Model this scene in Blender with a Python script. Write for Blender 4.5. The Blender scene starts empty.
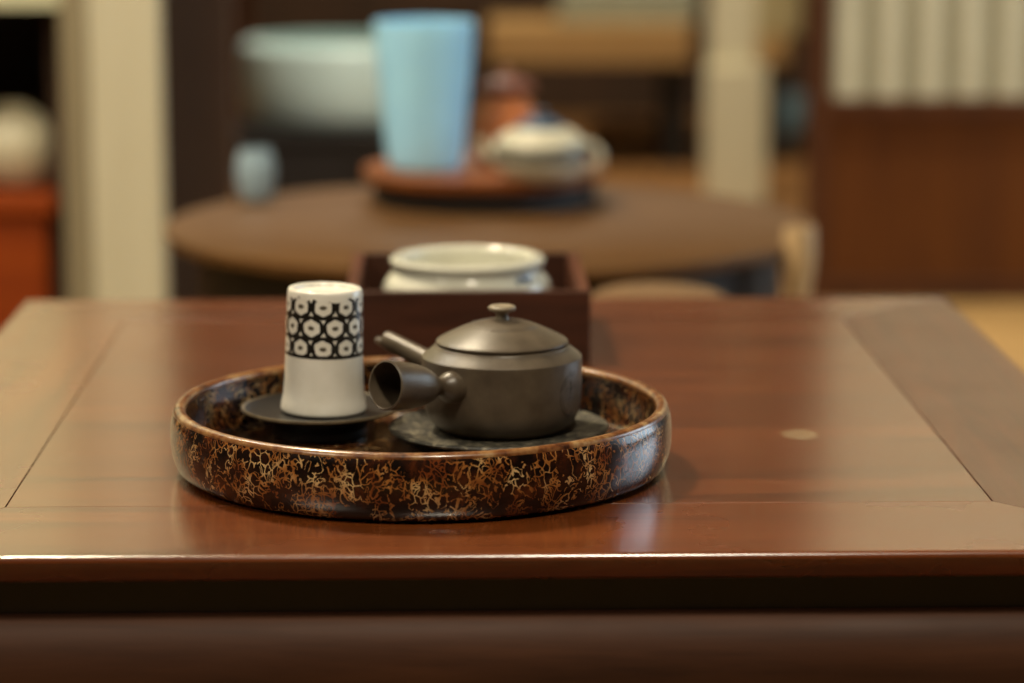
import bpy, bmesh, math, random
from mathutils import Vector, Matrix
random.seed(7)
C = bpy.context.scene.collection
PI = math.pi
sc = bpy.context.scene

# ------------------------------------------------------------------ camera
F = 2800.0
CAM = Vector((0, 0, 0.784))
PITCH = math.atan(513.5 / F)
YAW = math.atan(72 / F * math.cos(PITCH))
sp, cp, sy, cy = math.sin(PITCH), math.cos(PITCH), math.sin(YAW), math.cos(YAW)
RT = Vector((cy, -sy, 0)); FW = Vector((sy * cp, cy * cp, -sp)); UP = Vector((sy * sp, cy * sp, cp))

def ray(x, y):
    return FW + RT * ((x - 512) / F) - UP * ((y - 341.5) / F)
def at_Y(x, y, Y):            # point of the place seen at a pixel, at distance Y
    r = ray(x, y); return CAM + r * (Y / r.y)
def at_z(x, y, z):            # point of the place seen at a pixel, at height z
    r = ray(x, y); return CAM + r * ((z - CAM.z) / r.z)

cd = bpy.data.cameras.new('camera'); cam = bpy.data.objects.new('camera', cd); C.objects.link(cam)
cam.location = CAM; cam.rotation_euler = (PI / 2 - PITCH, 0, -YAW)
cd.sensor_width = 36; cd.lens = F / 1024 * 36; cd.clip_start = 0.05
cd.dof.use_dof = True; cd.dof.focus_distance = 1.61; cd.dof.aperture_fstop = 3.8
sc.camera = cam
sc.view_settings.view_transform = 'Standard'; sc.view_settings.look = 'None'
sc.view_settings.gamma = 1; sc.view_settings.use_curve_mapping = False
sc.view_settings.exposure = 0.03

# ------------------------------------------------------------------ materials
def lin(c):
    return tuple(((v / 255) / 12.92 if v / 255 <= .04045 else ((v / 255 + .055) / 1.055) ** 2.4) for v in c) + (1,)

class NT:
    """tiny node builder"""
    def __init__(s, name):
        s.m = bpy.data.materials.new(name); s.m.use_nodes = True
        s.t = s.m.node_tree; s.b = s.t.nodes['Principled BSDF']
    def n(s, kind, **kw):
        nd = s.t.nodes.new(kind)
        for k, v in kw.items(): setattr(nd, k, v)
        return nd
    def l(s, a, b): s.t.links.new(a, b)
    def put(s, sock, v):
        if hasattr(v, 'is_linked') or isinstance(v, bpy.types.NodeSocket): s.l(v, sock)
        else: sock.default_value = v
    def math(s, op, a, b=None, c=None):
        nd = s.n('ShaderNodeMath', operation=op)
        s.put(nd.inputs[0], a)
        if b is not None: s.put(nd.inputs[1], b)
        if c is not None: s.put(nd.inputs[2], c)
        return nd.outputs[0]
    def coords(s, scale=(1, 1, 1), loc=(0, 0, 0), rot=(0, 0, 0)):
        tc = s.n('ShaderNodeTexCoord'); mp = s.n('ShaderNodeMapping')
        s.l(tc.outputs['Object'], mp.inputs['Vector'])
        mp.inputs['Scale'].default_value = scale; mp.inputs['Location'].default_value = loc
        mp.inputs['Rotation'].default_value = rot
        return mp.outputs['Vector']
    def noise(s, vec, scale, detail=3, rough=.5, dist=0):
        nd = s.n('ShaderNodeTexNoise'); s.l(vec, nd.inputs['Vector'])
        nd.inputs['Scale'].default_value = scale; nd.inputs['Detail'].default_value = detail
        nd.inputs['Roughness'].default_value = rough; nd.inputs['Distortion'].default_value = dist
        return nd
    def ramp(s, fac, stops, interp='LINEAR'):
        nd = s.n('ShaderNodeValToRGB'); nd.color_ramp.interpolation = interp
        e = nd.color_ramp.elements
        while len(e) < len(stops): e.new(.5)
        for k, (p, c) in enumerate(stops):
            e[k].position = p; e[k].color = c if len(c) == 4 else lin(c)
        s.l(fac, nd.inputs['Fac']); return nd.outputs['Color']
    def mix(s, fac, a, b, blend='MIX'):
        nd = s.n('ShaderNodeMix', data_type='RGBA', blend_type=blend)
        s.put(nd.inputs[0], fac); s.put(nd.inputs[6], a); s.put(nd.inputs[7], b)
        return nd.outputs[2]
    def color(s, v): s.put(s.b.inputs['Base Color'], v)
    def rough(s, v): s.put(s.b.inputs['Roughness'], v)
    def bump(s, h, strength=.2, dist=.001):
        nd = s.n('ShaderNodeBump'); nd.inputs['Strength'].default_value = strength
        nd.inputs['Distance'].default_value = dist; s.l(h, nd.inputs['Height'])
        s.l(nd.outputs['Normal'], s.b.inputs['Normal'])
    def set(s, **kw):
        for k, v in kw.items(): s.b.inputs[k.replace('_', ' ')].default_value = v
        return s

def plain(name, c, rough=.5, var=.12, scale=30, **kw):
    t = NT(name); v = t.coords()
    n = t.noise(v, scale, 4).outputs['Fac']
    a = lin(c); lo = tuple(x * (1 - var) for x in a[:3]) + (1,); hi = tuple(min(1, x * (1 + var)) for x in a[:3]) + (1,)
    t.color(t.ramp(n, [(.3, lo), (.7, hi)])); t.rough(rough); t.set(**kw)
    return t.m

def wood(name, dark, light, axis='x', rough=.3, fine=1.0, coat=0, spec=.5, extra=None, bump=.09):
    t = NT(name)
    st = {'x': (1.2, 14, 14), 'y': (14, 1.2, 14), 'z': (14, 14, 1.2)}[axis]
    v = t.coords(scale=tuple(q * fine for q in st))
    n1 = t.noise(v, 3.0, 6, .6, .8).outputs['Fac']
    n2 = t.noise(v, 14, 4, .65).outputs['Fac']
    f = t.math('ADD', t.math('MULTIPLY', n1, .7), t.math('MULTIPLY', n2, .3))
    c = t.ramp(f, [(.32, dark), (.68, light)])
    if extra: c = extra(t, c)
    t.color(c)
    v0 = t.coords()
    t.rough(t.math('ADD', t.math('MULTIPLY', t.noise(v0, 9, 4).outputs['Fac'], rough * .5), rough * .75))
    t.bump(n2, bump, .0006)
    t.set(Coat_Weight=coat, Coat_Roughness=.2, Coat_IOR=1.85, Specular_IOR_Level=spec)
    return t.m

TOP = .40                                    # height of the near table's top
PALE_SPOT = at_z(800, 434, TOP)  # pale rounded spot mixed into the panel's colour
def pale_spotted(origin):
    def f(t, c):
        v = t.coords(loc=tuple(-(PALE_SPOT - origin)[k] for k in range(3)))
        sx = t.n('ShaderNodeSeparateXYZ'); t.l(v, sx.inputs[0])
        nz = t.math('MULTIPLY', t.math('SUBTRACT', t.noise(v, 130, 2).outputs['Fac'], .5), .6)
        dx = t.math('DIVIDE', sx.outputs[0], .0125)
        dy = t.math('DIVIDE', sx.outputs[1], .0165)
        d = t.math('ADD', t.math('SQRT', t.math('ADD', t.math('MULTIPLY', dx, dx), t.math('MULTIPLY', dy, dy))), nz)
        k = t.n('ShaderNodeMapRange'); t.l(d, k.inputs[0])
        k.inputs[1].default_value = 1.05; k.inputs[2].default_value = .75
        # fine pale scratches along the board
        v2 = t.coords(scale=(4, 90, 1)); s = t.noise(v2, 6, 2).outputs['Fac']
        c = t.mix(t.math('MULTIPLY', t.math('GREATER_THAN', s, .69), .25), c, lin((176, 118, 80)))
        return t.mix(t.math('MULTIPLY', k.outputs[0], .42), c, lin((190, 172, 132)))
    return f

# tortoiseshell lacquer
def tortoise(name, rough=.2, dim=1.0, scale=1.0, veins=True):
    t = NT(name); v = t.coords(scale=(scale, scale, scale * .85))
    wob = t.noise(v, 60, 3).outputs['Color']
    off = t.n('ShaderNodeVectorMath', operation='MULTIPLY_ADD'); t.l(wob, off.inputs[0])
    off.inputs[1].default_value = (.014, .014, .014); t.l(v, off.inputs[2])
    vv = off.outputs[0]
    blot = t.noise(v, 75, 4, .6, .4).outputs['Fac']
    base = t.ramp(blot, [(.38, (12, 8, 6)), (.50, (27, 14, 9)), (.60, (54, 25, 12)), (.74, (90, 44, 18))])
    vo = t.n('ShaderNodeTexVoronoi', feature='DISTANCE_TO_EDGE'); t.l(vv, vo.inputs['Vector']); vo.inputs['Scale'].default_value = 215
    e = vo.outputs['Distance']
    n2 = t.noise(vv, 185, 2, .5, .5).outputs['Fac']
    loop = t.math('ABSOLUTE', t.math('SUBTRACT', n2, .535))
    m1 = t.math('LESS_THAN', e, .058); m2 = t.math('LESS_THAN', loop, .024)
    gate = t.math('GREATER_THAN', t.noise(v, 60, 3, .6).outputs['Fac'], .49)
    gate2 = t.math('GREATER_THAN', t.noise(v, 80, 2, .5).outputs['Fac'], .45)
    m = t.math('MAXIMUM', t.math('MULTIPLY', m1, gate), t.math('MULTIPLY', m2, gate2))
    vc = t.ramp(t.noise(v, 70, 2).outputs['Fac'], [(.34, (112, 56, 24)), (.50, (164, 108, 54)), (.66, (214, 182, 128))])
    c = t.mix(t.math('MULTIPLY', m, .95 * dim), base, vc)
    t.color(c); t.rough(rough); t.set(Coat_Weight=.42, Coat_Roughness=.2, Specular_IOR_Level=.4)
    t.bump(t.noise(v, 40, 2).outputs['Fac'], .08, .002)
    return t.m

M = {}
M['lacquer'] = tortoise('tortoiseshell_lacquer', .22)
M['lacquer_floor'] = tortoise('tortoiseshell_lacquer_floor', .2, .55, .8)
def rim_mat():
    t = NT('worn_lacquer_rim'); v = t.coords()
    n = t.noise(v, 90, 5, .65).outputs['Fac']
    t.color(t.ramp(n, [(.34, (54, 26, 12)), (.46, (112, 66, 32)), (.6, (148, 108, 66)), (.75, (184, 156, 112))]))
    t.rough(.3); t.set(Coat_Weight=.5, Coat_Roughness=.15); t.bump(n, .25, .001); return t.m
M['rim'] = rim_mat()

def clay_mat(name, lo, hi, rough=.42):
    t = NT(name); v = t.coords()
    n = t.noise(v, 55, 5, .6).outputs['Fac']; n2 = t.noise(v, 900, 2).outputs['Fac']
    t.color(t.ramp(n, [(.3, lo), (.72, hi)]))
    t.rough(t.math('ADD', t.math('MULTIPLY', n, .16), rough - .08)); t.bump(n2, .14, .0004)
    t.set(Specular_IOR_Level=.55); return t.m
M['clay'] = clay_mat('grey_brown_clay', (72, 62, 50), (97, 85, 69), .38)
M['clay_dark'] = clay_mat('engraved_clay', (34, 28, 23), (46, 38, 31), .6)
M['clay_knob'] = clay_mat('speckled_knob_clay', (112, 100, 82), (150, 137, 112), .5)

def cup_mat():
    t = NT('hexagon_pattern_porcelain')
    tc = t.n('ShaderNodeTexCoord'); s = t.n('ShaderNodeSeparateXYZ'); t.l(tc.outputs['Object'], s.inputs[0])
    x, y, z = s.outputs
    N = 10
    ang = t.math('ARCTAN2', x, y)
    u = t.math('ADD', t.math('MULTIPLY', ang, N / (2 * PI)), .0)
    rad = t.math('SQRT', t.math('ADD', t.math('MULTIPLY', x, x), t.math('MULTIPLY', y, y)))
    pitch = 2 * PI * .0243 / N
    vz = t.math('MULTIPLY', t.math('SUBTRACT', z, .0425), 1 / pitch / .98)
    # wobble = hand painted
    wob = t.noise(t.coords(), 160, 2).outputs['Fac']
    u = t.math('ADD', u, t.math('MULTIPLY', t.math('SUBTRACT', wob, .5), .16))
    R3 = math.sqrt(3)
    def lattice(du, dv):
        a = t.math('SUBTRACT', t.math('WRAP', t.math('ADD', u, du), 1, 0), .5)
        b = t.math('MULTIPLY', t.math('SUBTRACT', t.math('WRAP', t.math('ADD', t.math('DIVIDE', vz, R3), dv), 1, 0), .5), R3)
        ax = t.math('ABSOLUTE', a); by = t.math('ABSOLUTE', b)
        hexd = t.math('MAXIMUM', ax, t.math('ADD', t.math('MULTIPLY', ax, .5), t.math('MULTIPLY', by, R3 / 2)))
        eu = t.math('SQRT', t.math('ADD', t.math('MULTIPLY', a, a), t.math('MULTIPLY', t.math('MULTIPLY', b, b), 2.2)))
        eu1 = t.math('SQRT', t.math('ADD', t.math('MULTIPLY', a, a), t.math('MULTIPLY', b, b)))
        return hexd, eu, eu1
    h1, e1, q1 = lattice(0, 0); h2, e2, q2 = lattice(.5, .5)
    hd = t.math('MINIMUM', h1, h2); ed = t.math('MINIMUM', e1, e2); qd = t.math('MINIMUM', q1, q2)
    inhex = t.math('LESS_THAN', t.math('ADD', t.math('MULTIPLY', hd, .8), t.math('MULTIPLY', qd, .2)), .335)
    dot = t.math('LESS_THAN', ed, .135)
    tri = t.math('GREATER_THAN', qd, .522)
    white = t.math('MAXIMUM', t.math('SUBTRACT', inhex, dot), tri)
    band = t.math('MULTIPLY', t.math('MULTIPLY', t.math('GREATER_THAN', z, .0368), t.math('LESS_THAN', t.math('ADD', z, t.math('MULTIPLY', wob, .008)), .0762)), t.math('GREATER_THAN', rad, .0217))
    line = t.math('LESS_THAN', t.math('ABSOLUTE', t.math('SUBTRACT', z, .0372)), .0011)
    black = t.math('MAXIMUM', t.math('MULTIPLY', band, t.math('SUBTRACT', 1, white)), line)
    ink = t.mix(t.math('MULTIPLY', t.math('MULTIPLY', dot, inhex), .55), lin((22, 22, 20)), lin((120, 112, 92)))
    # worn glaze near the foot
    glaze = t.ramp(t.noise(t.coords(), 60, 3).outputs['Fac'], [(.3, (226, 222, 208)), (.7, (238, 235, 224))])
    t.color(t.mix(black, glaze, ink)); t.rough(.28); t.set(Coat_Weight=.4, Coat_Roughness=.12)
    return t.m
M['cup'] = cup_mat()
M['black_lacquer'] = plain('black_lacquer', (17, 14, 12), .4, .3, 60, Coat_Weight=.2, Coat_Roughness=.25)
M['saucer_rim'] = plain('pale_saucer_rim', (104, 92, 72), .35, .35, 120)  # rim colour paler than the black lacquer
def coaster_mat():
    t = NT('mottled_grey_coaster'); v = t.coords()
    n = t.noise(v, 210, 5, .7, .6).outputs['Fac']
    t.color(t.ramp(n, [(.36, (12, 11, 10)), (.50, (52, 49, 41)), (.64, (132, 124, 104))])); t.rough(.5); t.bump(n, .4, .001); return t.m
M['coaster'] = coaster_mat()
M['box'] = wood('dark_red_box_wood', (42, 22, 13), (74, 41, 25), 'x', .42, 1.6, spec=.4)
M['box_side'] = wood('dark_red_box_wood_side', (64, 34, 22), (104, 62, 42), 'y', .38, 1.6, spec=.4)
M['celadon'] = plain('pale_celadon_porcelain', (206, 205, 190), .18, .05, 20, Coat_Weight=.5, Coat_Roughness=.05)
M['cobalt'] = plain('cobalt_paint', (72, 88, 112), .2, .25, 200)
WD, WL = (78, 35, 10), (132, 67, 24)
tc0 = Vector(((at_z(440, 500, TOP).x - .345 + .419) / 2, 0, 0))
T_ORG = Vector((.037, (1.459 + 2.294) / 2, TOP))
M['panel'] = wood('red_brown_table_panel', WD, WL, 'x', .24, .8, extra=pale_spotted(T_ORG), coat=1)
M['board_x'] = wood('red_brown_table_board', WD, WL, 'x', .27, .8, coat=1)
M['board_y'] = wood('red_brown_table_side_board', (72, 35, 16), (108, 58, 30), 'y', .36, .8, coat=.6)
M['board_l'] = wood('red_brown_table_left_board', WD, WL, 'y', .26, .8, coat=1)
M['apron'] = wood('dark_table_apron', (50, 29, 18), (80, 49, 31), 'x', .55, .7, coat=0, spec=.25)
M['waist'] = plain('dark_table_waist', (24, 19, 15), .45, .3, 25)
M['round_top'] = wood('tan_brown_round_table_top', (80, 53, 25), (106, 73, 36), 'x', .5, .6, spec=.25)
M['dark_wood'] = plain('very_dark_wood', (20, 14, 10), .6, .25, 15)
M['tray_orange'] = wood('orange_brown_tray_wood', (110, 58, 22), (150, 86, 36), 'x', .35, 1)
M['blue'] = plain('pale_blue_glaze', (164, 222, 255), .3, .05, 20)
M['clay_orange'] = plain('orange_clay', (190, 108, 50), .5, .15, 20)
M['clay_red'] = plain('red_brown_clay', (104, 52, 32), .5, .15, 20)
M['porcelain'] = plain('cream_porcelain', (196, 190, 166), .3, .06, 25)
M['grey_band'] = plain('grey_painted_band', (92, 90, 80), .4, .3, 90)
M['navy'] = plain('blue_black_glaze', (56, 78, 100), .35, .15, 30)
M['icy'] = plain('blue_grey_glaze', (150, 172, 184), .2, .08, 30)
M['tan_seat'] = plain('tan_fabric', (112, 84, 52), .85, .12, 60)
M['cream_vase'] = plain('cream_ceramic', (190, 160, 118), .4, .1, 30)
M['celadon_dark'] = plain('celadon_green_glaze', (190, 212, 210), .35, .06, 12)
M['white_post'] = wood('cream_painted_post', (192, 182, 150), (208, 200, 170), 'z', .6, .4)
M['grey_post'] = wood('grey_jamb', (128, 116, 90), (146, 134, 104), 'z', .6, .4)  # greyer and darker than the cream post
M['plaster'] = plain('cream_plaster', (216, 214, 178), .85, .04, 8)
M['red_wood'] = wood('orange_red_chest_wood', (120, 44, 6), (158, 68, 12), 'x', .45, .5, spec=.3)
M['door_wood'] = wood('brown_door_wood', (70, 35, 8), (94, 51, 13), 'z', .6, .4, spec=.15)
M['door_frame'] = wood('dark_brown_door_frame', (56, 29, 9), (80, 42, 13), 'z', .6, .5, spec=.2)
M['bar'] = plain('pale_shoji_bar', (178, 171, 145), .7, .04, 20)
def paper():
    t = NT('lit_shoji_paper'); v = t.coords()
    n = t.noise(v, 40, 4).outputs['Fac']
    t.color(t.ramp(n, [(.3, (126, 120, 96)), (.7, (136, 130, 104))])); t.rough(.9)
    t.set(Emission_Strength=.10); t.b.inputs['Emission Color'].default_value = lin((226, 212, 168)); return t.m  # weak glow in the material stands in for light behind the paper
M['paper'] = paper()
M['tan_bench'] = wood('tan_bench_wood', (164, 130, 84), (192, 156, 104), 'x', .5, .5)
M['pale_cloth'] = plain('pale_grey_cloth', (160, 164, 148), .9, .1, 30)
M['cream_block'] = plain('cream_cushion_fabric', (168, 156, 118), .9, .08, 30)
M['tan_cushion'] = plain('tan_cushion_fabric', (132, 94, 54), .9, .12, 30)
M['wall_dark'] = wood('dark_wall_boards', (48, 32, 20), (70, 47, 29), 'z', .7, .3)
M['ceiling'] = wood('dark_ceiling_boards', (50, 34, 22), (70, 48, 30), 'y', .7, .3)
def tatami():
    t = NT('straw_mat_floor'); v = t.coords(scale=(1, 60, 1)); n = t.noise(v, 12, 4).outputs['Fac']
    n2 = t.noise(t.coords(), 2.5, 3).outputs['Fac']
    c = t.ramp(n, [(.3, (130, 98, 52)), (.7, (160, 126, 70))])
    t.color(t.mix(t.math('MULTIPLY', n2, .3), c, lin((120, 84, 44)))); t.rough(.6); return t.m
M['floor'] = tatami()
M['white_vase'] = plain('off_white_stoneware', (206, 198, 168), .4, .06, 25)
M['glass'] = NT('window_glass').set(Roughness=.02, Transmission_Weight=1.0, IOR=1.05).m

# ------------------------------------------------------------------ mesh helpers
def obj(name, bm, mat, parent=None, smooth=35, loc=None, kind=None):
    me = bpy.data.meshes.new(name); bmesh.ops.recalc_face_normals(bm, faces=bm.faces); bm.to_mesh(me); bm.free()
    if smooth:
        for p in me.polygons: p.use_smooth = True
        me.set_sharp_from_angle(angle=math.radians(smooth))
    me.materials.append(mat)
    o = bpy.data.objects.new(name, me); C.objects.link(o)
    if smooth:
        w = o.modifiers.new('weighted_normal', 'WEIGHTED_NORMAL'); w.keep_sharp = True; w.weight = 80
    if parent: o.parent = parent
    if loc is not None: o.location = loc
    if kind: o['kind'] = kind
    return o
def thing(name, label, cat, loc=(0, 0, 0), rz=0, group=None):
    o = bpy.data.objects.new(name, None); C.objects.link(o); o.empty_display_size = .05
    o.location = loc; o.rotation_euler.z = rz; o['label'] = label; o['category'] = cat
    if group: o['group'] = group
    return o
def tag(o, label, cat, group=None):
    o['label'] = label; o['category'] = cat
    if group: o['group'] = group
    return o
def lathe(prof, seg=96, bm=None, mat4=None):
    """prof: list of (r, z); r = 0 ends become poles; a closed loop if first == last"""
    bm = bm or bmesh.new(); rings = []
    closed = prof[0] == prof[-1] and len(prof) > 3
    pts = prof[:-1] if closed else prof
    for r, z in pts:
        if r < 1e-7: vs = [bm.verts.new((0, 0, z))]
        else: vs = [bm.verts.new((r * math.sin(2 * PI * k / seg), -r * math.cos(2 * PI * k / seg), z)) for k in range(seg)]
        rings.append(vs)
    pairs = list(zip(rings, rings[1:])) + ([(rings[-1], rings[0])] if closed else [])
    for a, b in pairs:
        for k in range(seg):
            k2 = (k + 1) % seg
            if len(a) == 1 and len(b) == 1: continue
            if len(a) == 1: bm.faces.new((a[0], b[k], b[k2]))
            elif len(b) == 1: bm.faces.new((a[k], b[0], a[k2]))
            else: bm.faces.new((a[k], b[k], b[k2], a[k2]))
    if mat4 is not None:
        allv = [v for ring in rings for v in ring]
        bmesh.ops.transform(bm, matrix=mat4, verts=allv)
    return bm
def smoothp(prof, sub=5):
    """Catmull-Rom through profile points"""
    out = []
    for i in range(len(prof) - 1):
        p0 = prof[max(i - 1, 0)]; p1 = prof[i]; p2 = prof[i + 1]; p3 = prof[min(i + 2, len(prof) - 1)]
        for k in range(sub):
            t = k / sub
            q = []
            for a in range(2):
                q.append(.5 * (2 * p1[a] + (p2[a] - p0[a]) * t + (2 * p0[a] - 5 * p1[a] + 4 * p2[a] - p3[a]) * t * t + (3 * p1[a] - p0[a] - 3 * p2[a] + p3[a]) * t ** 3))
            q[0] = max(q[0], 0); out.append(tuple(q))
    out.append(prof[-1]); return out
def box(x0, x1, y0, y1, z0, z1, bev=.002, seg=2, bm=None):
    bm = bm or bmesh.new()
    r = bmesh.ops.create_cube(bm, size=1)
    vs = r['verts']
    for v in vs:
        v.co = Vector((x0 if v.co.x < 0 else x1, y0 if v.co.y < 0 else y1, z0 if v.co.z < 0 else z1))
    if bev:
        es = list({e for v in vs for e in v.link_edges})
        bmesh.ops.bevel(bm, geom=es, offset=bev, segments=seg, affect='EDGES', profile=.5)
    return bm
def prism(poly, z0, z1, bev=0, seg=2, bm=None):
    bm = bm or bmesh.new()
    a = [bm.verts.new((x, y, z0)) for x, y in poly]; b = [bm.verts.new((x, y, z1)) for x, y in poly]
    fs = [bm.faces.new(a[::-1]), bm.faces.new(b)]
    n = len(poly)
    for k in range(n): fs.append(bm.faces.new((a[k], a[(k + 1) % n], b[(k + 1) % n], b[k])))
    if bev:
        bmesh.ops.bevel(bm, geom=list({e for f in fs for e in f.edges}), offset=bev, segments=seg, affect='EDGES', profile=.5)
    return bm
def tube(path, radii, seg=12, bm=None, caps=True):
    bm = bm or bmesh.new(); path = [Vector(p) for p in path]; rings = []
    if not hasattr(radii, '__len__'): radii = [radii] * len(path)
    n = None
    for i, p in enumerate(path):
        d = (path[min(i + 1, len(path) - 1)] - path[max(i - 1, 0)]).normalized()
        if n is None: n = d.orthogonal().normalized()
        n = (n - d * n.dot(d)).normalized(); b = d.cross(n)
        rings.append([bm.verts.new(p + (n * math.cos(2 * PI * k / seg) + b * math.sin(2 * PI * k / seg)) * radii[i]) for k in range(seg)])
    for a, b in zip(rings, rings[1:]):
        for k in range(seg): bm.faces.new((a[k], a[(k + 1) % seg], b[(k + 1) % seg], b[k]))
    if caps: bm.faces.new(rings[0][::-1]); bm.faces.new(rings[-1])
    return bm
def extrude_profile_x(prof, x0, x1, bm=None):
    """prof: closed list of (y, z), extruded along x"""
    bm = bm or bmesh.new()
    a = [bm.verts.new((x0, y, z)) for y, z in prof]; b = [bm.verts.new((x1, y, z)) for y, z in prof]
    n = len(prof)
    for k in range(n): bm.faces.new((a[k], b[k], b[(k + 1) % n], a[(k + 1) % n]))
    bm.faces.new(a); bm.faces.new(b[::-1]); return bm

# ------------------------------------------------------------------ near table
XL, XR, XSL, XSR = -.345 - .037, .419 - .037, -.252 - .037, .319 - .037      # in the table's own frame
YF, YB = 1.459 - T_ORG.y, 2.294 - T_ORG.y
YSF, YSB = 1.5725 - T_ORG.y, YB - .1
tbl = thing('low_wooden_table', 'red-brown polished wooden low table carrying the lacquer tray and box', 'table', (T_ORG.x, T_ORG.y, 0))
TH = .0178; G = .0014; GS = .0004; BV = .0035
def board(poly, m, name='frame_board'):
    return obj(name, prism(poly, TOP - TH, TOP, .0006, 1), m, tbl)
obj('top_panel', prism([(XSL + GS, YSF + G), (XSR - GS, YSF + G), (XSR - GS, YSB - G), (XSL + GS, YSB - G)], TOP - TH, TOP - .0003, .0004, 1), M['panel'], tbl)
def mitred(side):
    g = .0003
    bm = bmesh.new()
    if side == 'front': poly = [(XL + g, YF), (XR - g, YF), (XSR - g, YSF), (XSL + g, YSF)]
    if side == 'back': poly = [(XSL + g, YSB), (XSR - g, YSB), (XR - g, YB), (XL + g, YB)]
    if side == 'left': poly = [(XL, YF + g), (XSL, YSF + g), (XSL, YSB - g), (XL, YB - g)]
    if side == 'right': poly = [(XSR, YSF + g), (XR, YF + g), (XR, YB - g), (XSR, YSB - g)]
    prism(poly, TOP - TH, TOP, 0, 1, bm)
    # round over the outer edge, ease the inner ones
    out, inn = [], []
    for e in bm.edges:
        a, b = e.verts
        if abs(a.co.z - b.co.z) > 1e-6: continue
        onout = {'front': lambda v: abs(v.y - YF) < 1e-5, 'back': lambda v: abs(v.y - YB) < 1e-5,
                 'left': lambda v: abs(v.x - XL) < 1e-5, 'right': lambda v: abs(v.x - XR) < 1e-5}[side]
        (out if onout(a.co) and onout(b.co) else inn).append(e)
    bmesh.ops.bevel(bm, geom=out, offset=.0032, segments=4, affect='EDGES', profile=.5)
    for v in bm.verts:                       # the edge moulding slopes back under the top
        d = max(0, (TOP - .0045 - v.co.z)) / (TH - .0045) * .012
        if side == 'front' and v.co.y < YF + .02: v.co.y += d
        if side == 'back' and v.co.y > YB - .02: v.co.y -= d
        if side == 'left' and v.co.x < XL + .02: v.co.x += d
        if side == 'right' and v.co.x > XR - .02: v.co.x -= d
    return bm
for s, m in (('front', 'board_x'), ('back', 'board_x'), ('left', 'board_l'), ('right', 'board_y')):
    obj('frame_board', mitred(s), M[m], tbl)
wz1 = TOP - TH; wz0 = wz1 - .0190; ins = .021
obj('waist', box(XL + ins, XR - ins, YF + ins, YB - ins, wz0 - .002, wz1, .001, 1), M['waist'], tbl)
def apron_prof(y, s):       # rounded top shoulder, y outer face, s = inward direction
    pts = [(y + s * .026, wz0)]
    for k in range(13):
        a = PI / 2 * k / 12
        pts.append((y + s * (.022 - .022 * math.sin(a)), wz0 - .034 + .034 * math.cos(a)))
    pts += [(y, wz0 - .058), (y + s * .003, wz0 - .064), (y + s * .026, wz0 - .064)]
    return pts
AI = .001
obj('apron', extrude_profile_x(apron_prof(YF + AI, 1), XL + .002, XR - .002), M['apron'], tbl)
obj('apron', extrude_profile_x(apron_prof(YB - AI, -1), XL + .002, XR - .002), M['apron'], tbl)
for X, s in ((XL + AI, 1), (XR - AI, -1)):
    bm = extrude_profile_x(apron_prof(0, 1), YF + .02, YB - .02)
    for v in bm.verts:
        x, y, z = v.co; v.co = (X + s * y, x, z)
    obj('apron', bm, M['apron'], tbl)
for X in (XL + .028, XR - .028):
    for Y in (YF + .028, YB - .028):
        bm = bmesh.new()
        sx = 1 if X > 0 else -1; sY = 1 if Y > 0 else -1
        path = [(X, Y, wz0 - .001), (X, Y, .26), (X, Y, .12), (X, Y, .05), (X - sx * .004, Y - sY * .004, .018), (X - sx * .006, Y - sY * .006, 0)]
        rings = []
        for (x, y, z), h in zip(path, (.026, .026, .023, .020, .021, .017)):
            rings.append([bm.verts.new((x + a * h, y + b * h, z)) for a, b in ((-1, -1), (1, -1), (1, 1), (-1, 1))])
        for a, b in zip(rings, rings[1:]):
            for k in range(4): bm.faces.new((a[k], a[(k + 1) % 4], b[(k + 1) % 4], b[k]))
        bm.faces.new(rings[0]); bm.faces.new(rings[-1])
        bmesh.ops.bevel(bm, geom=[e for e in bm.edges], offset=.003, segments=2, affect='EDGES')
        obj('leg', bm, M['apron'], tbl)

# ------------------------------------------------------------------ tortoiseshell tray
tp = at_z(421.5, 400.5, TOP + .0410)
TX, TY = tp.x, tp.y
tray = thing('lacquer_tray', 'round tortoiseshell lacquer tray with a worn tan rim', 'tray', (TX, TY, TOP))
TF = .0075; tray.scale.z = 1.05
side_prof = smoothp([(.1390, .0004), (.1452, .0016), (.1494, .0058), (.1518, .0140), (.1524, .0230), (.1516, .0318), (.1502, .0362)], 4)
inner = smoothp([(.1428, .0362), (.1425, .029), (.1415, .018), (.1385, .0105), (.1320, .0078), (.120, TF)], 4)
obj('side_wall', lathe(side_prof + [(.1465, .0362), (.1460, .022), (.1400, .0080), (.1390, .0004)], 160), M['lacquer'], tray, 40)
obj('inner_wall', lathe(inner + [(.120, TF - .004), (.1300, TF - .005), (.1395, .0082), (.1458, .022), (.1463, .0362), inner[0]], 160), M['lacquer_floor'], tray, 40)
obj('tray_floor', lathe([(0, TF), (.06, TF), (.1215, TF), (.1215, TF - .0045), (.129, .0006), (.06, .0006), (0, .0006)], 128), M['lacquer_floor'], tray, 30)
rimp = []
for k in range(13):
    a = PI * k / 12
    rimp.append((.1464 + .0038 * math.cos(a), .0361 + .0032 * math.sin(a)))
obj('rim', lathe(rimp + [(.1428, .0352), (.1500, .0352), rimp[0]], 160), M['rim'], tray, 50)

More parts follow.
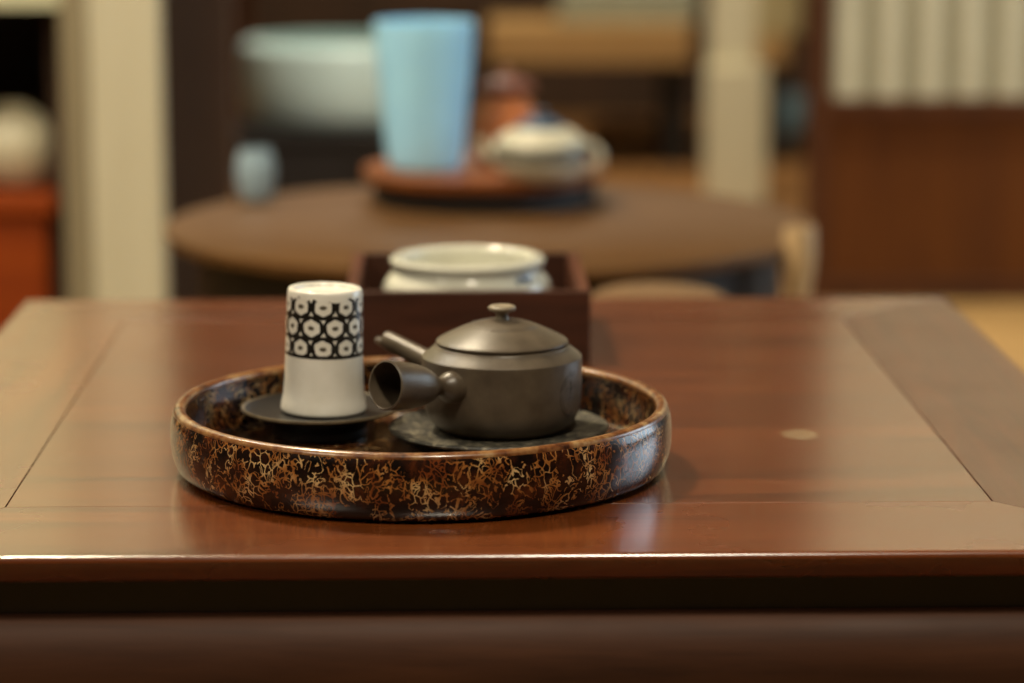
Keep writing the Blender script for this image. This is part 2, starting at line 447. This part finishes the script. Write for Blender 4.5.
# saucer under the cup
def saucer(name, label, cat, p, R, m, lip=.0016, group=None):
    prof = [(0, .0062), (R * .55, .0062), (R * .8, .0068), (R * .95, .0076 + lip), (R * .985, .0078 + lip), (R, .0066 + lip), (R * .985, .0052 + lip),
            (R * .8, .0034), (R * .62, .0030), (R * .60, 0), (R * .52, 0), (R * .5, .0026), (0, .0026)]
    return tag(obj(name, lathe(prof, 96), m, None, 32, p), label, cat, group)
ZF = TOP + TF * 1.05 + .0004
cp0 = at_z(323.6, 410.3, ZF + .0161)
sp0 = at_z(310, 404, ZF + .0168)
R_ = .0498
so = Vector((sp0.x - TX, sp0.y - TY)); so = so * min(1, .0893 / so.length); sp0.x, sp0.y = TX + so.x, TY + so.y
sau = tag(obj('saucer', lathe([(0, .0160), (R_ * .6, .0160), (R_ * .85, .0163), (R_ * .955, .0168), (R_ * .955, .0150), (R_ * .8, .0115), (R_ * .64, .0100), (R_ * .58, .004), (R_ * .60, 0), (R_ * .54, 0), (R_ * .5, .0090), (0, .0100)], 96),
    M['black_lacquer'], None, 32, (sp0.x, sp0.y, ZF)), 'round black lacquer saucer under the upturned patterned cup', 'saucer')
sr = obj('rim', lathe([(R_ * .955, .0168), (R_ * .975, .0173), (R_ * .993, .0172), (R_, .0165), (R_ * .995, .0156), (R_ * .955, .0148), (R_ * .955, .0168)], 96), M['saucer_rim'], sau, 50)
sr['label'] = 'paler rim'
pp0 = at_z(502, 427.5, ZF + .0066)
saucer('coaster', 'round mottled grey coaster under the clay teapot', 'coaster', (pp0.x - .002, pp0.y, ZF), .0690, M['coaster'], .0008)

# ------------------------------------------------------------------ upturned cup
hC = .0776
CS = .985
outer = smoothp([(.0268, 0), (.0274, .0014), (.0271, .0045), (.0258, .012), (.0250, .025), (.0245, .045), (.0242, .064), (.0240, .0725), (.0233, .0766), (.0222, hC)], 5)
top = [(.0200, hC), (.0190, hC - .0010), (.0184, hC - .0026), (.0150, hC - .0030), (0, hC - .0028)]
innr = [(0, hC - .006), (.019, hC - .0065), (.0215, .060), (.0225, .03), (.0240, .010), (.0252, .0008), (.0268, 0)]
outer = [(r * CS, z) for r, z in outer]; top = [(r * CS, z) for r, z in top]; innr = [(r * CS, z) for r, z in innr]
bm = lathe(outer + top, 128); lathe(innr, 128, bm); bmesh.ops.remove_doubles(bm, verts=bm.verts, dist=1e-6)
cup = tag(obj('tea_cup', bm, M['cup'], None, 45, (cp0.x, cp0.y, ZF + .0162)), 'white porcelain cup turned upside down, black hexagon net around its upper half', 'cup')
cup.rotation_euler.y = math.radians(1.4); cup.location.z += .0006

# ------------------------------------------------------------------ side-handled teapot
pot = thing('side_handled_teapot', 'squat grey-brown clay teapot with lid and hollow side handle', 'teapot', (pp0.x, pp0.y, ZF + .0063))
body = smoothp([(.0365, .0004), (.0400, .0014), (.0452, .0062), (.0485, .0140), (.0496, .0240), (.0499, .0360), (.0499, .0452)], 5) + \
       [(.0498, .0464), (.0489, .0473), (.0460, .0495), (.0424, .0525), (.0420, .0532), (.0406, .0538), (.0391, .0532), (.0391, .0495), (.0448, .0464), (.0458, .030), (.0448, .016), (.037, .006), (0, .004)]
obj('body', lathe([(0, 0), (.0310, 0)] + body, 128), M['clay'], pot, 30)
lid = lathe(smoothp([(.0070, .0690), (.0120, .06845), (.0200, .0662), (.0290, .0624), (.0360, .0590), (.0398, .0570)], 5) +
            [(.0410, .0560), (.0411, .0550), (.0403, .0541), (.0388, .0540), (.0386, .0524), (.0380, .0538), (0, .0640), ], 128)
bmesh.ops.remove_doubles(lid, verts=lid.verts, dist=1e-7)
lathe([(.0070, .0690), (0, .0692)], 128, lid); bmesh.ops.remove_doubles(lid, verts=lid.verts, dist=1e-6)
lido = obj('lid', lid, M['clay'], pot, 32)
kn = smoothp([(.0048, .0680), (.0040, .0704), (.0038, .0720), (.0050, .0737), (.0080, .0749), (.0087, .0761), (.0082, .0773), (.0060, .0781), (.0030, .0779)], 4)
obj('knob', lathe([(0, .0675)] + kn + [(0, .0777)], 48), M['clay_knob'], lido, 40)
# engraved arcs on the lid
def lid_z(r): 
    P = smoothp([(.0070, .0690), (.0120, .06845), (.0200, .0662), (.0290, .0624), (.0360, .0590), (.0398, .0570)], 8)
    for (r0, z0), (r1, z1) in zip(P, P[1:]):
        if r0 <= r <= r1: return z0 + (z1 - z0) * (r - r0) / max(r1 - r0, 1e-9)
    return P[-1][1]
bm = bmesh.new()
for r, a0, a1 in ((.0205, -150, 75), (.0224, -20, 95), (.0195, 100, 170)):
    tube([(r * math.sin(math.radians(a)), -r * math.cos(math.radians(a)), lid_z(r) - .0001) for a in range(a0, a1 + 1, 5)], .00030, 6, bm)
obj('incised_ring', bm, M['clay'], lido, 60)
# engraved roundel on the right of the body
bm = bmesh.new()
def bpt(az, z, dr=0):
    P = .0499 + dr if z > .030 else .0496 + dr - max(0, (.026 - z)) * .06
    return (P * math.sin(az), -P * math.cos(az), z)
az0 = math.radians(56)
def onb(u, v): return bpt(az0 + u / .0487, .0265 + v)
tube([onb(.0095 * math.cos(a), .0125 * math.sin(a)) for a in [2 * PI * k / 40 for k in range(8, 34)]], .00028, 6, bm)
tube([onb(.0075 * math.cos(a), .0103 * math.sin(a)) for a in [2 * PI * k / 40 for k in range(12, 29)]], .00022, 6, bm)
for seq in ([(-.001, -.008), (0, -.002), (.001, .004), (.0005, .009)], [(-.005, .003), (-.002, .0045), (.002, .0035), (.006, .005)], [(-.004, -.003), (0, -.0015), (.005, -.003)],
            [(.002, .011), (.004, .013), (.006, .0145)], [(-.001, .0125), (.001, .015)]):
    tube([onb(*q) for q in seq], .00026, 6, bm)
obj('incised_roundel', bm, M['clay_dark'], pot, 60)
# hollow side handle
HA = math.radians(-47); HB = math.radians(-38)
hd = Vector((math.sin(HA), -math.cos(HA), .16)).normalized()
hz = Vector((0, 0, 1)); hx = hd.cross(hz).normalized(); hy = hd.cross(hx)
base = Vector((.0466 * math.sin(HB), -.0466 * math.cos(HB), .0335))
mt = Matrix.Translation(base) @ Matrix((hx, hy, hd)).transposed().to_4x4()
ho = smoothp([(.0098, -.001), (.0100, .003), (.0092, .0075), (.0066, .0115), (.0053, .0145), (.0060, .0175), (.0088, .0220), (.0117, .0285), (.0136, .0365), (.0145, .0460), (.0149, .0540), (.0150, .0585)], 5)
hi = smoothp([(.0143, .0589), (.0137, .0580), (.0134, .049), (.0124, .036), (.0098, .0275), (.0060, .0215)], 4)
obj('handle', lathe([(0, -.001)] + ho + hi + [(0, .0195)], 64, None, mt), M['clay'], pot, 40)
# spout
SA = math.radians(-134)
sd = Vector((math.sin(SA), -math.cos(SA), 0))
b0 = sd * .0455 + Vector((0, 0, .0300))
path, rad = [], []
for t_, r_, up_ in ((0, .0100, 0), (.005, .0090, .0008), (.012, .0076, .0024), (.026, .0068, .0060), (.040, .0063, .0096), (.0550, .0060, .0134), (.0560, .0057, .0136)):
    path.append(b0 + sd * t_ + Vector((0, 0, up_))); rad.append(r_)
bm = tube(path, rad, 32, None, True)
pi_ = [path[-1] + (path[-1] - path[-2]).normalized() * .00005, path[-3]]
lp = path[-1] + Vector((0, 0, -.0028))
tube([lp - sd * .005 + Vector((0, 0, -.0012)), lp, lp + sd * .0055 + Vector((0, 0, .0010)), lp + sd * .0095 + Vector((0, 0, .0018))], [.0034, .0034, .0026, .0018], 16, bm)
obj('spout', bm, M['clay'], pot, 50)

# ------------------------------------------------------------------ box with bowl
BX0 = at_Y(346, 363, 2.007).x; BX1 = at_Y(590.5, 363, 2.007).x; BY0, BY1 = 2.007, 2.203; BH = .0525; BT = .009
bx = (BX0 + BX1) / 2; hw = (BX1 - BX0) / 2; by = (BY0 + BY1) / 2; hy_ = (BY1 - BY0) / 2
bxo = thing('wooden_box', 'open dark red-brown wooden box behind the clay teapot', 'box', (bx, by, TOP))
obj('front_panel', box(-hw, hw, -hy_, -hy_ + BT, 0, BH, .001), M['box'], bxo)
obj('back_panel', box(-hw, hw, hy_ - BT, hy_, 0, BH, .001), M['box'], bxo)
obj('side_panel', box(-hw, -hw + BT, -hy_ + BT, hy_ - BT, 0, BH, .001), M['box_side'], bxo)
obj('side_panel', box(hw - BT, hw, -hy_ + BT, hy_ - BT, 0, BH, .001), M['box_side'], bxo)
obj('base_board', box(-hw + BT, hw - BT, -hy_ + BT, hy_ - BT, 0, .006, 0), M['box'], bxo)
rp = at_z(467.5, 258, TOP + .0645)
bowl_out = smoothp([(.034, 0), (.040, .001), (.054, .010), (.0650, .024), (.0668, .034), (.0650, .0415), (.0605, .0475), (.0586, .0508), (.0592, .0535), (.0607, .0560), (.0610, .0585)], 5)
bowl_out = [(r * .96, z * .985) for r, z in bowl_out]
bowl_in = smoothp([(.0592, .0607), (.0556, .0612), (.0522, .0600), (.0503, .0570), (.0510, .0500), (.0530, .0420), (.050, .035), (.040, .031), (.02, .030)], 5)
bowl_in = [(r * .96, z * .985) for r, z in bowl_in]
bl = obj('porcelain_bowl', lathe([(0, .0015), (.028, .0015)] + bowl_out + bowl_in + [(0, .030)], 128), M['celadon'], None, 40, (rp.x, by - .012, TOP + .0062))
tag(bl, 'pale celadon porcelain waste bowl with rounded rim inside the dark wooden box', 'bowl')
bm = bmesh.new()
for az, z, w, h in ((44, .0485, .0035, .0022), (40, .0470, .003, .0018), (49, .0468, .003, .003), (53, .0490, .0025, .002)):
    a = math.radians(az)
    P = [p for p in bowl_out]
    def rr(zz):
        for (r0, z0), (r1, z1) in zip(P, P[1:]):
            if z0 <= zz <= z1: return r0 + (r1 - r0) * (zz - z0) / (z1 - z0)
        return .06
    vs = []
    for k in range(14):
        q = 2 * PI * k / 14; zz = z + h * math.sin(q); aa = a + w * math.cos(q) / .062; r = rr(zz) + .0002
        vs.append(bm.verts.new((r * math.sin(aa), -r * math.cos(aa), zz)))
    bm.faces.new(vs)
obj('blue_brush_mark', bm, M['cobalt'], bl)

# ------------------------------------------------------------------ round table behind
RC = at_z(490, 222, .36)
rt = thing('round_low_table', 'round tan-brown low table in the blurred middle distance', 'table', (RC.x, RC.y, 0))
RR = .355
obj('table_top', lathe([(0, .36), (RR - .004, .36), (RR - .001, .359), (RR, .356), (RR - .001, .349), (RR - .006, .346), (0, .346)], 128), M['round_top'], rt, 30)
obj('apron', lathe([(.318, .3459), (.318, .27), (.300, .27), (.300, .3459), (.318, .3459)], 96), M['dark_wood'], rt, 30)  # added dark drum, stands in for the shade under the round top
for k in range(4):
    a = PI / 4 + k * PI / 2
    x, y = .285 * math.cos(a), .285 * math.sin(a)
    obj('leg', tube([(x, y, .3459), (x, y, .26), (x * .98, y * .98, .15), (x * 1.0, y * 1.0, .03), (x * 1.02, y * 1.02, 0)], [.022, .021, .018, .016, .02], 16), M['dark_wood'], rt, 40)

ft = thing('footed_tray', 'round orange-brown footed tray on the round table', 'tray', (at_Y(484, 176, 3.21).x, 3.21, .36))
obj('plate', lathe([(0, .036), (.122, .036), (.132, .039), (.138, .0405), (.140, .039), (.139, .030), (.130, .0245), (0, .0245)], 96), M['tray_orange'], ft, 30)
obj('foot', lathe([(.130, .0245), (.127, 0), (.118, 0), (.118, .0245), (.130, .0245)], 96), M['dark_wood'], ft, 30)
PZ = .36 + .0362
def hollow(prof, wall=.003):
    inn = [(max(r - wall, .001), z) for r, z in reversed(prof) if z > prof[0][1] + wall * 1.5]
    return [(0, prof[0][1])] + prof + inn + [(0, prof[0][1] + wall * 2)]
X = at_Y(425, 160, 3.225).x
tag(obj('tall_tumbler', lathe(hollow(smoothp([(.036, 0), (.042, .004), (.0465, .03), (.051, .08), (.0555, .13), (.0575, .160), (.0578, .170)], 4)), 64), M['blue'], None, 40, (X, 3.225, PZ)),
    'tall pale blue flaring tumbler standing on the footed tray', 'tumbler')
X = at_Y(506, 160, 3.285).x
cj = thing('clay_jar', 'orange-brown clay jar with red lid behind the striped teapot', 'jar', (X, 3.285, PZ))
obj('body', lathe(hollow(smoothp([(.026, 0), (.034, .008), (.038, .035), (.035, .062), (.026, .074), (.024, .080)], 4)), 48), M['clay_orange'], cj, 40)
obj('lid', lathe([(0, .0804), (.024, .0804), (.034, .084), (.036, .089), (.030, .096), (.012, .101), (.006, .103), (.007, .110), (0, .112)], 48), M['clay_red'], cj, 40)
X = at_Y(540, 180, 3.112).x
pt = thing('porcelain_teapot', 'cream porcelain teapot with grey painted band and dark blue lid', 'teapot', (X, 3.112, PZ))
obj('body', lathe(hollow(smoothp([(.030, 0), (.042, .004), (.0535, .020), (.0560, .036), (.0520, .052), (.040, .064), (.028, .068)], 4)), 64), M['porcelain'], pt, 40)
bandp = [(.0558, .0275), (.0562, .031), (.0566, .036), (.0558, .042), (.0545, .0465)]
obj('painted_band', lathe(bandp, 64), M['grey_band'], pt, 40)
ld = obj('lid', lathe([(0, .0675), (.027, .0675), (.029, .0690), (.026, .0740), (.014, .080), (.006, .081), (0, .081)], 48), M['navy'], pt, 40)
obj('knob', lathe([(0, .0805), (.004, .0805), (.004, .083), (.008, .086), (.007, .090), (0, .0915)], 32), M['navy'], ld, 40)
obj('handle', tube([(.050 + .022 * math.sin(a) , 0, .030 + .018 * math.cos(a)) for a in [PI * k / 12 for k in range(13)]], .0045, 12), M['porcelain'], pt, 40)
pt.scale = (.95, .95, .87)
obj('spout', tube([(-.050, 0, .028), (-.060, 0, .034), (-.066, 0, .046), (-.070, 0, .054)], [.009, .007, .0055, .005], 16), M['porcelain'], pt, 40)
X = at_Y(256, 170, 3.215).x
tag(obj('small_cup', lathe(hollow(smoothp([(.012, 0), (.018, .003), (.0225, .022), (.0225, .042), (.0190, .056), (.0185, .060)], 4), .002), 48), M['icy'], None, 40, (X, 3.215, .36)),
    'small blue-grey rounded cup at the left back of the round table', 'cup')

# near stool and floor vase, between the two tables
p = at_Y(655, 290, 2.56)
st = thing('small_stool', 'small round tan-seated stool in front of the round table', 'stool', (p.x, 2.52, 0))
obj('seat', lathe([(0, .371)] + smoothp([(.030, .371), (.054, .367), (.066, .357), (.065, .338), (.058, .330)], 4) + [(0, .330)], 64), M['tan_seat'], st, 40)
for k in range(4):
    a = PI / 4 + k * PI / 2
    obj('leg', tube([(.045 * math.cos(a), .045 * math.sin(a), .3299), (.06 * math.cos(a), .06 * math.sin(a), 0)], [.011, .009], 12), M['dark_wood'], st, 40)
p = at_Y(799, 270, 2.86)
tag(obj('floor_vase', lathe(hollow(smoothp([(.026, 0), (.034, .02), (.040, .10), (.034, .20), (.018, .27), (.0125, .302), (.0150, .325), (.0175, .350), (.0165, .372), (.0155, .378)], 4), .004), 48), M['cream_vase'], None, 40, (p.x, 2.86, 0)),
    'slim cream ceramic floor vase at the right end of the round table', 'vase')

# ------------------------------------------------------------------ room
def struct(name, bm, m, parent=None, smooth=0, loc=None):
    return obj(name, bm, m, parent, smooth, loc, 'structure')
CH = 2.4; RX0, RX1, RY0, RY1 = -2.6, 2.6, -1.4, 7.75
struct('floor', box(RX0 - .1, RX1 + .1, RY0 - .1, 4.68, -.1, 0, 0), M['floor'])
M['back_floor'] = wood('brown_back_floor', (108, 75, 42), (138, 99, 58), 'x', .6, .4, spec=.25)  # rear floor zone in a darker, browner colour than the mats
struct('floor_back', box(RX0 - .1, RX1 + .1, 4.68, RY1 + .1, -.1, 0, 0), M['back_floor'])
struct('ceiling', box(RX0 - .1, RX1 + .1, RY0 - .1, RY1 + .1, CH, CH + .1, 0), M['ceiling'])
struct('wall_back', box(RX0, RX1, RY1, RY1 + .1, 0, CH, 0), M['wall_dark'])
struct('wall_front', box(RX0, RX1, RY0 - .1, RY0, 0, CH, 0), M['wall_dark'])
struct('wall_left', box(RX0 - .1, RX0, RY0 - .1, RY1 + .1, 0, CH, 0), M['wall_dark'])
# right wall with a window opening
WY0, WY1, WZ0, WZ1 = 2.15, 3.75, .35, 1.75
bm = box(RX1, RX1 + .1, RY0 - .1, WY0, 0, CH, 0); box(RX1, RX1 + .1, WY1, RY1 + .1, 0, CH, 0, 2, bm)
box(RX1, RX1 + .1, WY0, WY1, 0, WZ0, 0, 2, bm); box(RX1, RX1 + .1, WY0, WY1, WZ1, CH, 0, 2, bm)
struct('wall_right', bm, M['wall_dark'])
bm = box(RX1 + .02, RX1 + .07, WY0, WY0 + .05, WZ0, WZ1, 0); box(RX1 + .02, RX1 + .07, WY1 - .05, WY1, WZ0, WZ1, 0, 2, bm)
box(RX1 + .02, RX1 + .07, WY0, WY1, WZ0, WZ0 + .05, 0, 2, bm); box(RX1 + .02, RX1 + .07, WY0, WY1, WZ1 - .05, WZ1, 0, 2, bm)
w1 = struct('window_1', bm, M['door_frame'])
struct('pane', box(RX1 + .04, RX1 + .045, WY0 + .05, WY1 - .05, WZ0 + .05, WZ1 - .05, 0), M['glass'], w1)
# left: cream post, grey jamb, plaster wall above a dark niche
NY = 3.9
nx = at_Y(64, 150, NY).x
struct('trim_1', box(at_Y(90, 150, 3.78).x, at_Y(162, 150, 3.78).x, 3.78, 3.82, 0, CH, .004), M['white_post'], None, 30)
struct('trim_2', box(at_Y(63, 150, 3.86).x, at_Y(90, 150, 3.86).x - .001, 3.86, 4.0, 0, CH, .004), M['grey_post'], None, 30)
nz = at_Y(20, 8, NY).z
struct('wall_niche', box(RX0, nx, NY + .02, NY + .1, nz, CH, 0), M['plaster'])
struct('trim_3', box(RX0, nx - .002, 4.75, 4.8, 0, nz + .3, 0), M['dark_wood'])
struct('trim_4', box(at_Y(70, 150, 4.2).x, at_Y(70, 150, 4.2).x + .05, 4.002, 4.8, 0, CH, 0), M['wall_dark'])
# chest and vase in the niche
p = at_Y(66, 190, 4.0)
ch = thing('wooden_chest', 'orange-red wooden chest low in the dark niche at left', 'chest', (p.x - .40, 4.20, 0))
obj('body', box(-.38, .375, -.23, .23, .02, p.z - .03, .004), M['red_wood'], ch, 30)
obj('lid', box(-.39, .39, -.245, .24, p.z - .0298, p.z, .005), M['red_wood'], ch, 30)
for xx in (-.34, .30):
    obj('foot', box(xx, xx + .05, -.22, .22, 0, .0199, .002), M['dark_wood'], ch, 30)
q = at_Y(16, 150, 4.06)
tag(obj('round_vase', lathe(hollow(smoothp([(.028, 0), (.045, .012), (.060, .045), (.058, .078), (.036, .104), (.022, .110), (.021, .114), (.024, .117)], 4)), 48), M['white_vase'], None, 40, (q.x, 4.06, p.z)),
    'off-white round vase on top of the orange-red chest', 'vase')

# right: sliding door with paper above a board panel
DY = 4.63
dx0 = at_Y(808, 200, DY).x; dx1 = 2.2
zt = at_Y(900, 99, DY).z; zr = at_Y(900, 117, DY).z
d1 = struct('door_1', box(dx0, at_Y(828, 200, DY).x, DY, DY + .04, 0, 2.0, .002), M['door_frame'])
xi = at_Y(828, 200, DY).x
struct('rail', box(xi, dx1, DY, DY + .04, zr, zt, .002), M['door_frame'], d1)
struct('rail', box(xi, dx1, DY, DY + .04, 0, .035, .002), M['door_frame'], d1)
struct('rail', box(xi, dx1, DY, DY + .04, 1.95, 2.0, .002), M['door_frame'], d1)
struct('board_panel', box(xi, dx1, DY + .015, DY + .03, .035, zr, 0), M['door_wood'], d1)
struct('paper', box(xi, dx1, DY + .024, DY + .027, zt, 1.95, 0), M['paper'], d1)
pw = (at_Y(893, 50, DY).x - at_Y(852, 50, DY).x)
for k in range(40):
    c = at_Y(850, 50, DY).x + k * pw
    if c > dx1: break
    struct('slat', box(c - pw * .27, c + pw * .27, DY + .004, DY + .0235, zt, 1.95, .002), M['bar'], d1)
struct('wall_lintel_or_blocker', box(dx0, RX1, DY, DY + .1, 2.0, CH, 0), M['wall_dark'])
struct('wall_side', box(dx1, RX1, DY, DY + .1, 0, 2.0, 0), M['wall_dark'])

# back post on a wider plinth
PY = 5.9
t5 = struct('trim_5', box(at_Y(712, 50, PY).x, at_Y(757, 50, PY).x, PY, PY + .1, 0, CH, .004), M['white_post'], None, 30)
struct('trim_6', box(at_Y(705, 120, PY - .02).x, at_Y(767, 120, PY - .02).x, PY - .02, PY - .001, 0, at_Y(735, 66, PY - .02).z, .004), M['white_post'], None, 30)
struct('trim_7', box(at_Y(224, 50, 6.2).x, at_Y(250, 50, 6.2).x, 6.2, 6.28, 0, CH, .004), M['door_frame'], None, 30)

struct('wall_lintel_or_blocker', box(nx + .002, RX1, 4.05, 4.10, 1.45, CH, 0), M['wall_dark'])  # added unseen wall, blocks the rear lights' glare on the near table
struct('trim_8', box(at_Y(160, 150, 4.5).x, at_Y(233, 150, 4.5).x, 4.5, 4.56, 0, CH, .003), M['wall_dark'], None, 30)
struct('wall_lintel_or_blocker', box(at_Y(170, 150, 5.8).x, dx0, 5.8, 5.84, .74, CH, 0), M['wall_dark'])  # unseen wall put in to keep the post's reflection off the table
# dark chest with celadon brazier
CY = 5.3; cz = at_Y(330, 132, CY).z
dc = thing('dark_cabinet', 'low black-brown cabinet under the pale celadon brazier', 'cabinet', ((at_Y(232, 150, CY).x + at_Y(470, 150, CY).x) / 2, CY, 0))
hwc = (at_Y(470, 150, CY).x - at_Y(232, 150, CY).x) / 2
obj('body', box(-hwc + .012, hwc - .012, .01, .44, .02, cz - .02, .003), M['dark_wood'], dc, 30)
obj('worktop', box(-hwc, hwc, 0, .45, cz - .0199, cz, .004), M['dark_wood'], dc, 30)
for s in (-1, 1):
    obj('door', box(min(s * .003, s * (hwc - .02)), max(s * .003, s * (hwc - .02)), .004, .0099, .03, cz - .03, .001), M['dark_wood'], dc, 30)
    obj('foot', box(s * (hwc - .04) - .02, s * (hwc - .04) + .02, .02, .42, 0, .0199, .002), M['dark_wood'], dc, 30)
q = at_Y(340, 100, CY + .22)
hb = at_Y(340, 45, CY + .1).z - cz
tag(obj('celadon_brazier', lathe(hollow(smoothp([(.165, 0), (.185, .010), (.193, .035), (.195, .08), (.193, hb - .03), (.190, hb - .008), (.180, hb)], 4), .02), 96), M['celadon_dark'], None, 40, (q.x, CY + .225, cz)),
    'wide pale celadon-green brazier bowl on the dark cabinet', 'brazier')

# benches by the back wall
def bench(x0, x1, y0, y1, zt_, zb_, label, m):
    t = thing('wooden_bench', label, 'bench', ((x0 + x1) / 2, (y0 + y1) / 2, 0), 0, None)
    h = (x1 - x0) / 2; d = (y1 - y0) / 2
    obj('seat', box(-h, h, -d, d, zb_, zt_, .006), m, t, 30)
    for a in (-1, 1):
        obj('leg', box(a * (h - .03) - .025, a * (h - .03) + .025, -d + .03, d - .02, 0, zb_ - .0001, .003), M['dark_wood'], t, 30)
    return t
BYY = 6.5
b_zt = at_Y(600, 26, BYY).z; b_zb = at_Y(600, 65, BYY).z
bench(at_Y(489, 40, BYY).x, at_Y(692, 40, BYY).x, BYY, BYY + .35, b_zt, b_zb, 'tan wooden bench behind the round table, left of the cream post', M['tan_bench'])
q = at_Y(625, 10, BYY + .2)
bm = bmesh.new()
for k in range(4):
    w = .165 - .004 * (k % 2)
    box(-w, w, -.10, .10, .0001 + k * .022, .0215 + k * .022, .009, 3, bm)
tag(obj('folded_cloth', bm, M['pale_cloth'], None, 40, (q.x, BYY + .18, b_zt)), 'pale grey folded cloth lying on the tan bench', 'cloth')
b2t = at_Y(770, 41, 6.6).z; b2b = at_Y(770, 65, 6.6).z
bench(at_Y(738, 40, 6.6).x, at_Y(789, 40, 6.6).x, 6.6, 6.9, b2t, b2b, 'short tan wooden bench half hidden behind the cream post', M['tan_bench'])
q = at_Y(784, 20, 6.68)
tag(obj('cream_cushion', box(-.058, .058, -.10, .10, 0, .20, .02, 4), M['cream_block'], None, 40, (q.x - .012, 6.74, b2t)), 'cream block cushion on the short bench beside the door', 'cushion')
q = at_z(789, 141, 0)
tag(obj('blue_pot', lathe(hollow(smoothp([(.040, 0), (.052, .006), (.060, .04), (.060, .085), (.054, .108), (.056, .114)], 4)), 48), M['navy'] if False else plain('dusty_blue_glaze', (112, 140, 156), .4, .1, 20), None, 40, (q.x, q.y + .05, 0)),
    'dusty blue round pot on the floor near the door', 'pot')
for px, py, lab in ((628, 150, 'round tan floor cushion behind the striped teapot'), (688, 146, 'round tan floor cushion just left of the cream post')):
    q = at_z(px, py, 0)
    tag(obj('floor_cushion', lathe([(0, .075)] + smoothp([(.05, .075), (.09, .066), (.105, .04), (.095, .012), (.07, 0)], 4) + [(0, 0)], 48), M['tan_cushion'], None, 40, (q.x, q.y, 0)), lab, 'cushion')

# ------------------------------------------------------------------ light
def area(name, loc, target, sx, sy_, power, col, shape='RECTANGLE'):
    l = bpy.data.lights.new(name, 'AREA'); l.shape = shape; l.size = sx; l.size_y = sy_; l.energy = power; l.color = col
    o = bpy.data.objects.new(name, l); C.objects.link(o); o.location = loc
    o.rotation_euler = (Vector(target) - Vector(loc)).to_track_quat('-Z', 'Y').to_euler(); return o
WARM = (1.0, .84, .58); WARM2 = (1.0, .88, .68); SOFT = (1.0, .92, .76); COOL = (.72, .88, 1.0)
area('pendant_lamp', (-.55, 2.45, 2.0), (0, 1.75, .4), .22, .22, 34, WARM, 'DISK')
area('unseen_ceiling_light', (.22, .62, 2.3), (0, 1.7, .4), .22, .22, 27, WARM2, 'DISK')
area('unseen_ceiling_light', (-1.6, .4, 2.3), (0, 1.9, .4), .7, .7, 27, WARM2)  # soft fill out of view, brightens the cup's front from the left
area('unseen_ceiling_light', (-1.3, 3.0, 2.3), (-1.0, 3.9, .9), .5, .3, 30, SOFT)  # added out of view to brighten the plaster wall
area('unseen_ceiling_light', (.9, 4.22, 2.3), (.9, 4.63, 1.0), .9, .2, 50, SOFT)  # extra source put above the door to brighten its upper paper
area('unseen_ceiling_light', (.0, 5.0, 2.3), (.0, 5.3, .2), .6, .3, 46, WARM2)  # general fill added over the background
area('unseen_ceiling_light', (.25, 6.0, 2.2), (.3, 6.7, .2), .6, .2, 46, WARM)  # additional fill behind the hanging wall, lights the bench fronts
area('daylight', (RX1 + .01, (WY0 + WY1) / 2, (WZ0 + WZ1) / 2), (0, 2.6, .6), WY1 - WY0, WZ1 - WZ0, 34, COOL)
w = bpy.data.worlds.new('world'); sc.world = w; w.use_nodes = True
bg = w.node_tree.nodes['Background']; bg.inputs[0].default_value = (.8, .9, 1, 1); bg.inputs[1].default_value = .2
